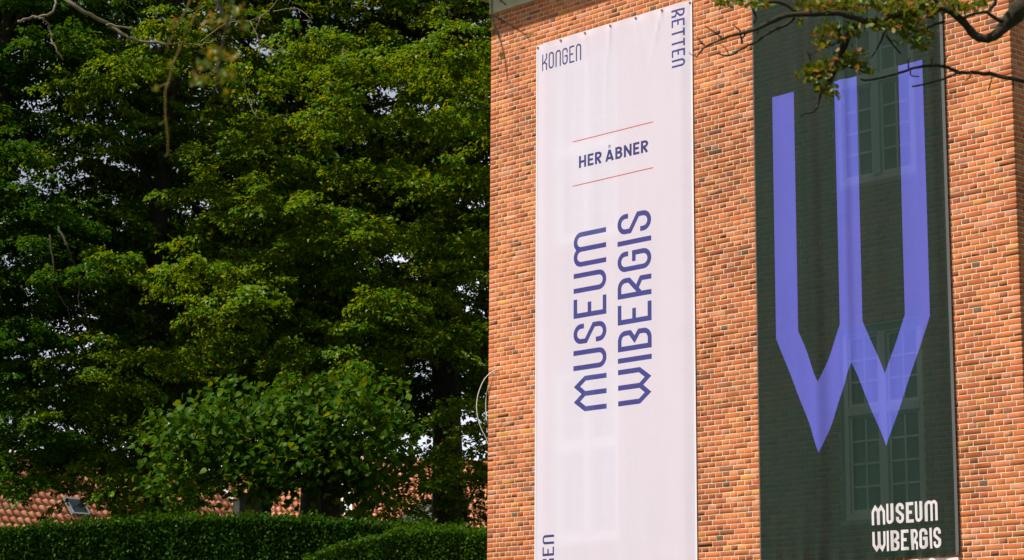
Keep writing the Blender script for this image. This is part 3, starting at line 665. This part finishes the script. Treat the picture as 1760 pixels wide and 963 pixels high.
# ------------------------------------------------------------------ hedge and shrub
def hedge_like(name, lab, cat, tops, Y, depth, m_leaf, nleaf, size, rough, x_pad=60, zfloor=None, shoot=.0):
    xs_ = np.array([t[0] for t in tops], float); zt = np.array([at(x, y, Y)[2] for x, y in tops]); wx = np.array([at(x, y, Y)[0] for x, y in tops])
    base = np.array([wx.mean(), Y+depth/2, float(hgt(0, Y+depth/2))]); root = thing(name, lab, cat, base)
    if zfloor is None: zfloor = float(hgt(0, Y))
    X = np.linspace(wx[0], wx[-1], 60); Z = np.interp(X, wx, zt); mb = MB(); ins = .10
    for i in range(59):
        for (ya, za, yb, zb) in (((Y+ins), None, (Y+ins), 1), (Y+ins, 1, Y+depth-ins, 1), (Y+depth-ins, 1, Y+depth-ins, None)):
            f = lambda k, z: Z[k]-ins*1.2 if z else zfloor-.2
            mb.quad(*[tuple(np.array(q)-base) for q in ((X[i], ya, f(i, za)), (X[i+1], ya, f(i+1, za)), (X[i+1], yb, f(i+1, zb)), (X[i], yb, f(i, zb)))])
    obj('dark_core', mb.mesh('dark_core'), M['core'], root)  # near-black shell: inner shade of hedge and shrub put into the colour
    per = np.array([1.6, depth, .5]); k = nleaf; side = rng.choice(3, k, p=per/per.sum()); x = rng.uniform(wx[0], wx[-1], k); z = np.interp(x, wx, zt)
    lump = rough*(np.sin(x*3.1)+np.sin(x*7.3+1)+.7*np.sin(x*13))/2.5
    h = rng.uniform(0, 1, k)**1.4*np.minimum(1.7, z-zfloor); q = rng.uniform(0, depth, k); j = np.abs(rng.normal(0, .055, k))
    p = np.stack([x, np.where(side == 0, Y+j+lump*.4-rough*.6, np.where(side == 1, Y+q, Y+depth-j)), np.where(side == 1, z-j*.8+lump*.5+shoot*rng.uniform(0, 1, k)**5, z-h)], 1)
    nn = np.where((side == 1)[:, None], [[0, -.2, 1.]], np.where((side == 0)[:, None], [[0, -1., .45]], [[0, 1., .4]]))+rng.normal(0, .45, (k, 3))
    d = rng.normal(0, 1, (k, 3)); d[:, 2] += np.where(side == 1, .5, -.3); s = size*rng.uniform(.6, 1.3, k)
    obj('foliage', leaves_mesh('foliage', p-base, d, nn, s, s*.65), m_leaf, root, kind='stuff')
hedge_like('hedge', 'clipped dark green hedge running along the foot of the trees', 'hedge', [(-90, 925), (0, 912), (120, 903), (250, 894), (400, 890), (560, 896), (700, 904), (838, 914), (960, 922)], 37.6, 1.2, M['hedge'], 66000, .064, .09, shoot=.15)
hedge_like('shrub', 'looser lighter green shrub in front of the hedge beside the brick corner', 'shrub', [(520, 968), (560, 946), (620, 930), (680, 916), (740, 912), (800, 915), (838, 918), (930, 925)], 35.9, 1.4, M['shrub'], 34000, .055, .12, zfloor=2.6, shoot=.12)

# ------------------------------------------------------------------ stones behind the hedge
def monument():
    p = at(426, 893, 39.3); base = np.array([p[0], p[1], 3.6]); root = thing('gravestone', 'dark upright stone slab with pointed top and a side coloured pale as sunlit, behind the hedge', 'gravestone', base, math.radians(24))
    z = [at(0, y, 39.3)[2]-3.6 for y in (857, 846)]; prof = [(-.20, -.1), (.22, -.1), (.22, z[0]-.02), (.0, z[1]), (-.20, z[0]-.02)]
    mb = MB(); a = [(x, -.14, zz) for x, zz in prof]; b = [(x, .14, zz) for x, zz in prof]; mb.quad(*a); mb.quad(*b[::-1])
    for i in range(5): mb.quad(a[i], b[i], b[(i+1) % 5], a[(i+1) % 5])
    o = obj('slab', mb.mesh('slab'), M['stone'], root)
    mb = MB(); q = [(x*.78, -.143, zz*.96 if zz > 0 else .2) for x, zz in prof]; mb.quad(*q)
    obj('inset_panel', mb.mesh('inset_panel'), plain('polished_stone', (.02, .024, .02), .25, .2, 3), root)
    mb = MB(); mb.box(-.232, -.203, -.15, .15, -.1, z[0]-.03); obj('lit_side_strip', mb.mesh('lit_side_strip'), plain('sunlit_stone', (.50, .48, .38), .8, .25, 5, .2), root)  # sunlight on the slab's left side put into its colour
monument()
p = at(303, 893, 39.2)
root = thing('round_stone', 'small blue-grey rounded stone top just above the hedge', 'gravestone', (p[0], p[1], 3.6)); zt = at(303, 888, 39.2)[2]-3.6
mb = MB(); prof = [(-.17, 0), (.17, 0), (.17, zt-.14)]+[(.17*math.cos(a), zt-.14+.14*math.sin(a)) for a in np.linspace(.2, math.pi-.2, 9)]+[(-.17, zt-.14)]
a = [(x, -.09, z) for x, z in prof]; b = [(x, .09, z) for x, z in prof]; mb.quad(*a); mb.quad(*b[::-1])
for i in range(len(a)): mb.quad(a[i], b[i], b[(i+1) % len(a)], a[(i+1) % len(a)])
obj('slab', mb.mesh('slab'), M['palestone'], root)

# ------------------------------------------------------------------ tiled houses beyond the trees
def pantile(wd, ln):
    xs_ = np.linspace(0, wd*1.06, 7); pz = .030*np.sin(xs_/wd*2*math.pi+.6); V = []
    for y, dz in ((-.03, .022), (ln*1.02, 0)):
        V += [(x, y, z+dz) for x, z in zip(xs_, pz)]
    V += [(x, -.03, z+.004) for x, z in zip(xs_, pz)]
    Fq = [(i, i+1, i+8, i+7) for i in range(6)]+[(i+14, i+15, i+1, i) for i in range(6)]
    return np.array(V), np.array(Fq)
def tilemat(name, kind):
    m, t, out = mat(name); p = nd(t, 'ShaderNodeBsdfPrincipled')
    src = nd(t, 'ShaderNodeObjectInfo').outputs['Random'] if kind == 'o' else nd(t, 'ShaderNodeNewGeometry').outputs['Random Per Island']
    r = ramp(t, src, [(0, (.46, .150, .065)), (.5, (.60, .215, .10)), (1, (.66, .28, .14))]); n = noise(t, 5, 5)
    t.links.new(mul(t, r.outputs[0], ramp(t, n.outputs[0], [(.3, (.75, .74, .72)), (.65, (1.05, 1.05, 1.05))]).outputs[0]), p.inputs['Base Color']); p.inputs['Roughness'].default_value = .75
    t.links.new(p.outputs[0], out.inputs[0]); return m
M['tile_o'] = tilemat('pantile_single', 'o'); M['tile_s'] = tilemat('pantile', 's')
def roof_plane(roof, org, along, down, nc, nr, wd, ln, limit):
    """org: upper left corner seen from outside; along: unit vector; down: unit vector down the slope (world axes)"""
    along = np.array(along, float); down = np.array(down, float); up = -down; nrm = np.cross(along, up)
    V0, Q0 = pantile(wd, ln); B = np.stack([along, up, nrm], 1); tm = quadmesh('tile', V0, Q0); tm.materials.append(M['tile_o'])
    Vs, Qs, nb_ = [], [], 0; items = []
    for r in range(nr):
        for c in range(nc):
            p = org+along*(c*wd)+down*((r+1)*ln); px = to_px(p); vis = (-5 < px[0] < 845 and 740 < px[1] < 920); items.append((not vis, -r, c, p))
    items.sort(key=lambda t: t[:3])
    for i, (nv, _, _, p) in enumerate(items):
        R_ = Matrix.Rotation(rng.normal(0, .02), 3, 'Z')
        if i < limit and not nv:
            o = obj('tile', tm, parent=roof); m4 = (Matrix(B.tolist())@R_).to_4x4(); m4.translation = Vector(p)-roof.parent.location if roof.parent else Vector(p)
            o.matrix_local = m4
        else:
            Vs.append((V0@np.array(R_).T)@B.T+p-np.array(roof.parent.location)); Qs.append(Q0+nb_); nb_ += len(V0)
    if Vs: obj('tiling', quadmesh('tiling', np.concatenate(Vs), np.concatenate(Qs)), M['tile_s'], roof, kind='stuff')
def house(lab, ridge_l, yaw, nc, nr, pitch, wd, ln, wallh, extra=None, limit=300):
    """ridge_l: left end of the ridge; the slope that faces the camera carries pantiles"""
    al = np.array([math.cos(yaw), math.sin(yaw), 0]); ho = np.array([math.sin(yaw), -math.cos(yaw), 0]); cp, sp = math.cos(pitch), math.sin(pitch)
    dn = ho*cp+np.array([0, 0, -sp]); Lh, Ls = nc*wd, nr*ln; g = float(hgt(ridge_l[0], ridge_l[1]))
    root = thing('house', lab, 'house', (ridge_l[0], ridge_l[1], g-.3), 0, 'houses behind the trees'); o3 = np.array(root.location)
    A = np.array(ridge_l, float); Bp = A+al*Lh; eF = dn*Ls; dnb = -ho*cp+np.array([0, 0, -sp]); eB = dnb*Ls
    k = np.array([0, 0, -.06]); mb = MB()
    mb.quad(*[tuple(q+k-o3) for q in (A, A+eF, Bp+eF, Bp)]); mb.quad(*[tuple(q+k-o3) for q in (Bp, Bp+eB, A+eB, A)])
    roof = obj('roof', mb.mesh('roof'), M['tile'], root)
    roof_plane(roof, A, al, dn, nc, nr, wd, ln, limit)
    ins = .45; mb = MB(); c = [A+eF-ho*ins, Bp+eF-ho*ins, Bp+eB+ho*ins, A+eB+ho*ins]; zl = o3[2]
    ze = c[0][2]+ins*sp/cp*.9
    for i in range(4):
        a, b = c[i], c[(i+1) % 4]; mb.quad(*[tuple(q-o3) for q in (np.array([a[0], a[1], zl]), np.array([b[0], b[1], zl]), np.array([b[0], b[1], ze]), np.array([a[0], a[1], ze]))])
    for e_, (p, q) in ((A, (c[3], c[0])), (Bp, (c[1], c[2]))):
        mb.quad(*[tuple(t-o3) for t in (np.array([p[0], p[1], ze]), np.array([q[0], q[1], ze]), e_+k*2)])
    obj('wall', mb.mesh('wall'), M['plaster'], root)
    P = [A-o3+np.array([0, 0, .04]), Bp-o3+np.array([0, 0, .04])]; obj('ridge_cap', MB().tube(P, [.11, .11], 8).mesh('ridge_cap', True), M['tile_s'], roof)
    for e_ in (A-al*.08, Bp+al*.08):                      # verge boards
        mb = MB(); wv = al*.09; hv = np.array([0, 0, -.24]); s0, s1 = e_+np.array([0, 0, .08])-o3, e_+eF+np.array([0, 0, .08])-o3
        q = [s0-wv, s0+wv, s1+wv, s1-wv]; q2 = [x+hv for x in q]
        mb.quad(*map(tuple, q)); mb.quad(*map(tuple, q2[::-1]))
        for i in range(4): mb.quad(tuple(q[i]), tuple(q2[i]), tuple(q2[(i+1) % 4]), tuple(q[(i+1) % 4]))
        obj('verge_board', mb.mesh('verge_board'), M['plaster'], roof)
    return root, roof, A, al, dn, np.cross(al, -dn)
R_ = math.radians
h1 = house('house at the left with sunlit orange pantile roof and a small roof window', at(-150, 768, 74.0), R_(42), 44, 22, R_(44), .27, .36, 4)
h2 = house('house with lower orange roof seen between the linden trunks', at(300, 818, 92.0), R_(14), 28, 22, R_(45), .24, .345, 4)
h3 = house('house at the right with orange roof and grey dormer behind the thick beech trunk', at(600, 792, 98.0), R_(8), 52, 22, R_(45), .24, .345, 4)
# roof window on the left house
root, roof, A, al, dn, nr_ = h1; o3 = np.array(root.location)
def on_roof(h, px, py):                                   # point of that roof plane seen at a direction
    root, roof, A, al, dn, nr_ = h; r = at(px, py, 1.0)-np.array([0, 0, CAMZ]); c0 = np.array([0, 0, CAMZ]); return c0+r*(((A-c0)@nr_)/(r@nr_))
pw = on_roof(h1, 131, 874)
def frame_on(h, p, wd, hh, th, name):
    root, roof, A, al, dn, nr_ = h; o3 = np.array(root.location)
    def bx(a0, a1, b0, b1, c0, c1):
        mb = MB(); mb.box(a0, a1, b0, b1, c0, c1); B = np.stack([al, -dn, nr_], 1); return mesh(name, [tuple(B@np.array(v)+p-o3) for v in mb.v], mb.f)
    w_ = obj('roof_window', bx(-wd, wd, -hh, hh, .02, th), M['zinc'], roof); return bx, w_
bx, w_ = frame_on(h1, pw, .36, .42, .12, 'roof_window'); 
g_ = obj('roof_pane', bx(-.28, .28, -.33, .33, .121, .128), M['glass'], roof)
# grey dormer of the right house
pd = on_roof(h3, 742, 885); root, roof, A, al, dn, nr_ = h3; o3 = np.array(root.location)
mb = MB(); ho = np.array([dn[0], dn[1], 0]); ho /= np.linalg.norm(ho)
def dl(a, b, c): return tuple(pd+al*a+ho*b+np.array([0, 0, c])-o3)
mb.quad(dl(-1.3, 1.0, -1.6), dl(.7, 1.0, -1.6), dl(.7, 1.0, -.1), dl(-.3, 1.0, .55), dl(-1.3, 1.0, -.1))
mb.quad(dl(-1.3, 1.0, -1.6), dl(-1.3, 1.0, -.1), dl(-1.3, -1.2, -.1), dl(-1.3, -1.2, -1.6)); mb.quad(dl(.7, 1.0, -.1), dl(.7, 1.0, -1.6), dl(.7, -1.2, -1.6), dl(.7, -1.2, -.1))
obj('dormer_wall', mb.mesh('dormer_wall'), M['plaster'], roof)
mb = MB(); mb.quad(dl(-1.45, 1.15, -.2), dl(-.3, 1.15, .62), dl(-.3, -1.6, .62), dl(-1.45, -1.6, -.2)); mb.quad(dl(-.3, 1.15, .62), dl(.85, 1.15, -.2), dl(.85, -1.6, -.2), dl(-.3, -1.6, .62))
obj('dormer_roof', mb.mesh('dormer_roof'), M['zinc'], roof)

# ------------------------------------------------------------------ near tree: its branches reach into the view from the right and above
ft = thing('foreground_tree', 'dark gnarled branches with young olive-brown leaves, nearest the camera, hanging in from above', 'tree', (5.2, 11.6, 0))
fo = np.array(ft.location)
tr3 = smooth_path([(0, 0, -.2), (.05, 0, 1.0), (.0, .05, 2.2), (-.35, .05, 3.6), (-.9, 0, 4.6), (-1.2, -.1, 5.2)], 4)
obj('trunk', MB().tube(tr3, np.interp(np.linspace(0, 1, len(tr3)), [0, .3, 1], [.26, .19, .13]), 12).mesh('trunk', True), M['bark'], ft)
def branch(pts, Y, r0, r1, par=ft, wob=.02, name='branch', rad=None, m=None):
    Ys = Y if hasattr(Y, '__len__') else np.full(len(pts), Y)+np.cumsum(rng.normal(0, wob, len(pts)))
    P = smooth_path([at(x, y, yy)-fo for (x, y), yy in zip(pts, Ys)], 4)
    k = len(P); R = np.interp(np.linspace(0, 1, k), np.linspace(0, 1, len(rad)), rad) if rad else np.linspace(r0, r1, k)
    R = R*(1+rng.normal(0, .06, k)); P = P+rng.normal(0, 1, P.shape)*R[:, None]*(.18 if R.max() < .02 else .05)
    return obj(name, MB().tube(P, R, 7).mesh(name, True), m or M['twig'], par), P
PX = 11.0/FPX                                             # metres per pixel there
limb, _ = branch([(1850, -130), (1800, -45), (1765, 5), (1738, 32), (1720, 52)], 11.1, 0, 0, rad=[.12, .085, .058, .042, .030])
main, Pm = branch([(1724, 46), (1712, 60), (1692, 66), (1674, 60), (1655, 38), (1632, 19), (1605, 11), (1570, 16), (1538, 28), (1500, 37), (1470, 31), (1440, 23), (1400, 24), (1370, 25), (1345, 29), (1320, 40), (1300, 50), (1280, 56), (1255, 62), (1235, 70), (1215, 79), (1204, 89), (1197, 99)], 11.0, 0, 0, rad=[9.5*PX, 8.5*PX, 7*PX, 5.2*PX, 5.2*PX, 5.5*PX, 5.2*PX, 4.6*PX, 3.6*PX, 2.6*PX, 1.7*PX, 1.1*PX])
TW = [([(1365, 30), (1352, 42), (1330, 52), (1305, 68), (1280, 82), (1262, 92), (1250, 96), (1233, 92)], 2.8, 1.0), ([(1478, 34), (1462, 55), (1450, 80), (1440, 105), (1430, 130), (1424, 145)], 6.5, 4), ([(1426, 140), (1412, 158), (1406, 180), (1398, 192), (1382, 195), (1377, 200)], 2.4, 1.0),
      ([(1790, 146), (1740, 136), (1700, 128), (1670, 125), (1650, 124), (1625, 115), (1600, 113), (1570, 118), (1545, 126), (1520, 133), (1490, 138), (1480, 137)], 3.6, 1.2), ([(1648, 124), (1622, 136), (1590, 145), (1568, 149)], 1.6, 1.1), ([(1368, 22), (1345, 5), (1320, 3), (1290, -6)], 3.2, 2), ([(1722, 38), (1696, 22), (1672, 25), (1654, 32)], 3, 2), ([(1700, 20), (1712, 0), (1706, -14)], 3, 3),
      ([(1517, 40), (1520, 55), (1512, 75), (1503, 92), (1496, 100)], 2, .8), ([(1520, 56), (1534, 76), (1548, 92)], 1.8, 1), ([(1625, 36), (1600, 46), (1588, 58), (1572, 68)], 2.2, 1), ([(1212, 79), (1203, 71), (1198, 63)], 1.3, .8), ([(1240, 65), (1226, 54), (1211, 45)], 1.3, .7), ([(1275, 76), (1274, 64), (1271, 52), (1260, 43)], 2, .8), ([(1276, 66), (1284, 56), (1300, 52)], 1.6, 1), ([(1302, 60), (1303, 50)], 1.2, .8), ([(1252, 94), (1246, 82), (1234, 75)], .9, .5), ([(1197, 98), (1188, 94), (1184, 90)], .8, .4),
      ([(1458, 62), (1445, 70), (1425, 80), (1410, 82)], 2, .8), ([(1432, 122), (1416, 124), (1396, 128), (1384, 136)], 2, .8), ([(1438, 112), (1460, 115), (1478, 122), (1500, 128)], 1.6, .8), ([(1394, 105), (1390, 95), (1386, 86)], 1.2, .6), ([(1391, 97), (1398, 92), (1404, 88)], 1, .5), ([(1296, 40), (1300, 30), (1294, 18), (1290, 4)], 1.6, 1), ([(1562, 118), (1561, 106), (1564, 100)], 1.2, .7), ([(1565, 122), (1566, 130), (1580, 132)], 1.2, .7), ([(1622, 115), (1625, 102), (1630, 96)], 1.2, .7), ([(1705, 130), (1703, 142), (1699, 154)], 1.2, .7), ([(1740, 138), (1742, 150)], 1.5, .8), ([(1600, 113), (1602, 101)], 1.2, .7), ([(1670, 124), (1664, 136), (1658, 138)], 1.2, .7), ([(1560, 10), (1540, -5), (1510, -12)], 3, 2), ([(1620, 12), (1600, -6), (1580, -16)], 3, 2), ([(1240, 0), (1238, 12), (1236, 18)], 1.2, .6)]
for pts, a, b in TW: branch(pts, 11.0, a*PX*1.15, b*PX*1.35, name='twig')
# higher limb that carries the twigs hanging nearer the camera
hi = smooth_path([tr3[-1], (-2.2, -.9, 6.2), (-3.9, -2.2, 6.4), (-5.2, -3.4, 5.6), (-5.7, -4.6, 4.9), (-6.05, -5.4, 4.25)], 5)
obj('branch', MB().tube(hi, np.linspace(.09, .02, len(hi)), 8).mesh('branch', True), M['twig'], ft)
px6 = 6.0/FPX; px8 = 8.2/FPX
HANG = [([(350, -60), (332, -15), (327, 0), (318, 20), (304, 44), (289, 55)], 6.0, 2.2, 1.3), ([(352, -60), (347, -10), (345, 6), (333, 32), (318, 61), (308, 87), (297, 110), (291, 137), (285, 154), (284, 180), (285, 203), (288, 233), (289, 262), (292, 268)], 6.0, 2.6, 1.0), ([(291, 142), (272, 151), (263, 156)], 6.0, 1.6, 1.3), ([(288, 205), (278, 212), (274, 215)], 6.0, 1.2, 1), ([(289, 262), (284, 270)], 6.0, 1.2, 1),
        ([(366, -60), (371, -10), (374, 4), (385, 26), (391, 44), (384, 73), (380, 102), (374, 125), (369, 163)], 5.9, 5, 2), ([(391, 40), (396, 10), (402, -20)], 5.9, 3.5, 2.5), ([(381, 100), (360, 130), (330, 138)], 5.9, 1.5, .8), ([(300, 60), (288, 76), (286, 92)], 6.0, 1.5, 1.2)]
for pts, Y, a, b in HANG: branch(pts, Y, a*px6*.8, b*px6*1.0, name='twig', wob=.008, m=M['twig2'] if a < 3 else None)
for pts, a, b in [([(850, -70), (846, -10), (846, 25), (852, 48), (862, 75), (868, 100), (873, 138)], 2.4, 1.0), ([(847, 26), (880, 45), (903, 60), (908, 66)], 1.7, .9), ([(906, 62), (913, 74)], .9, .6), ([(903, 60), (914, 57)], .9, .6), ([(862, 40), (855, 52), (845, 56)], .8, .5), ([(852, -8), (862, 2), (870, 9)], 2.0, 1.2)]:
    branch(pts, 8.2, a*px8, b*px8, name='twig', wob=.008)
# leaves: lobed outline
an = np.linspace(0, 2*math.pi, 13)[:-1]; LOBE = [(0, 0, 0)]
half = [(.06, .05), (.22, .18), (.14, .30), (.36, .46), (.20, .56), (.34, .74), (.16, .82), (.0, 1.0)]
lv = [(0, 0, 0)]+[(x, y, .12*x) for x, y in half]+[(-x, y, .12*x) for x, y in half[-2::-1]]+[(0, .5, -.03)]
lf = [(len(lv)-1, i, i+1 if i < len(lv)-2 else 0) for i in range(len(lv)-1)]
lm = mesh('leaf', lv, lf); lm.materials.append(M['oak_o']); LV = np.array(lv)
CL = [(1600, 12, 48, 14, 70, 11), (1545, 12, 50, 14, 80, 11), (1480, 8, 45, 12, 60, 11), (1430, 8, 40, 10, 45, 11), (1395, 6, 25, 9, 28, 11), (1300, 6, 20, 7, 18, 11), (1262, 4, 16, 6, 14, 11), (1238, 4, 10, 5, 8, 11), (1425, 56, 22, 14, 40, 11), (1412, 72, 14, 8, 14, 11), (1465, 55, 12, 14, 14, 11), (1398, 128, 22, 14, 46, 11), (1420, 112, 22, 12, 30, 11), (1462, 100, 20, 13, 44, 11), (1478, 112, 10, 8, 12, 11), (1425, 158, 10, 10, 12, 11), (1404, 150, 9, 8, 8, 11), (1515, 42, 24, 9, 34, 11), (1560, 40, 30, 14, 44, 11), (1550, 62, 14, 12, 18, 11), (1585, 62, 20, 12, 26, 11), (1590, 80, 9, 8, 10, 11), (1640, 8, 14, 8, 16, 11), (1665, 14, 18, 8, 16, 11), (1498, 122, 5, 6, 5, 11), (1690, 6, 10, 8, 10, 11), (1375, 36, 4, 4, 3, 11),
      (345, 138, 18, 6, 16, 5.9), (372, 92, 14, 9, 12, 5.9), (352, 112, 8, 6, 6, 5.9), (395, 98, 12, 10, 10, 5.9), (375, 40, 16, 22, 16, 5.9), (402, 20, 20, 14, 14, 5.9), (390, 130, 14, 12, 10, 5.9), (420, 45, 8, 8, 5, 5.9), (298, 40, 5, 4, 4, 6.0), (292, 112, 4, 3, 3, 6.0), (268, 153, 4, 3, 3, 6.0), (385, 160, 6, 10, 4, 5.9), (845, 50, 5, 4, 3, 8.2), (862, 92, 3, 4, 2, 8.2), (914, 60, 4, 2, 2, 8.2)]
sg, V, Fc = 0, [], []; cand = []
for x, y, rx, ry, nl, Y in CL:
    for _ in range(int(nl*(2.3 if Y > 9 else 2.4))):
        c = at(x+rng.normal(0, .62)*rx, y+rng.normal(0, .62)*ry, Y+rng.normal(0, .10)); s = rng.uniform(.026, .050)*(1 if Y > 9 else .55)
        d = rng.normal(0, 1, 3); d[2] -= .25; d /= np.linalg.norm(d); nn = rng.normal(0, .6, 3)+np.array([0, -.3, .8]); sd = np.cross(d, nn); sd /= np.linalg.norm(sd)
        cand.append((-s/Y, c-fo-d*s*.5, np.stack([sd, d, np.cross(sd, d)], 1)*s))
cand.sort(key=lambda t: t[0])
lead = obj('leaf_cluster', None, parent=ft) if False else None
for i, (_, p, Mx) in enumerate(cand):
    if i < 300:
        o = obj('leaf', lm, parent=ft); m4 = Matrix(Mx.tolist()).to_4x4(); m4.translation = Vector(p); o.matrix_local = m4
    else:
        b = len(V); V += list(LV@Mx.T+p); Fc += [tuple(b+q for q in f) for f in lf]
obj('foliage', mesh('foliage', V, Fc), M['oak'], ft, kind='stuff')
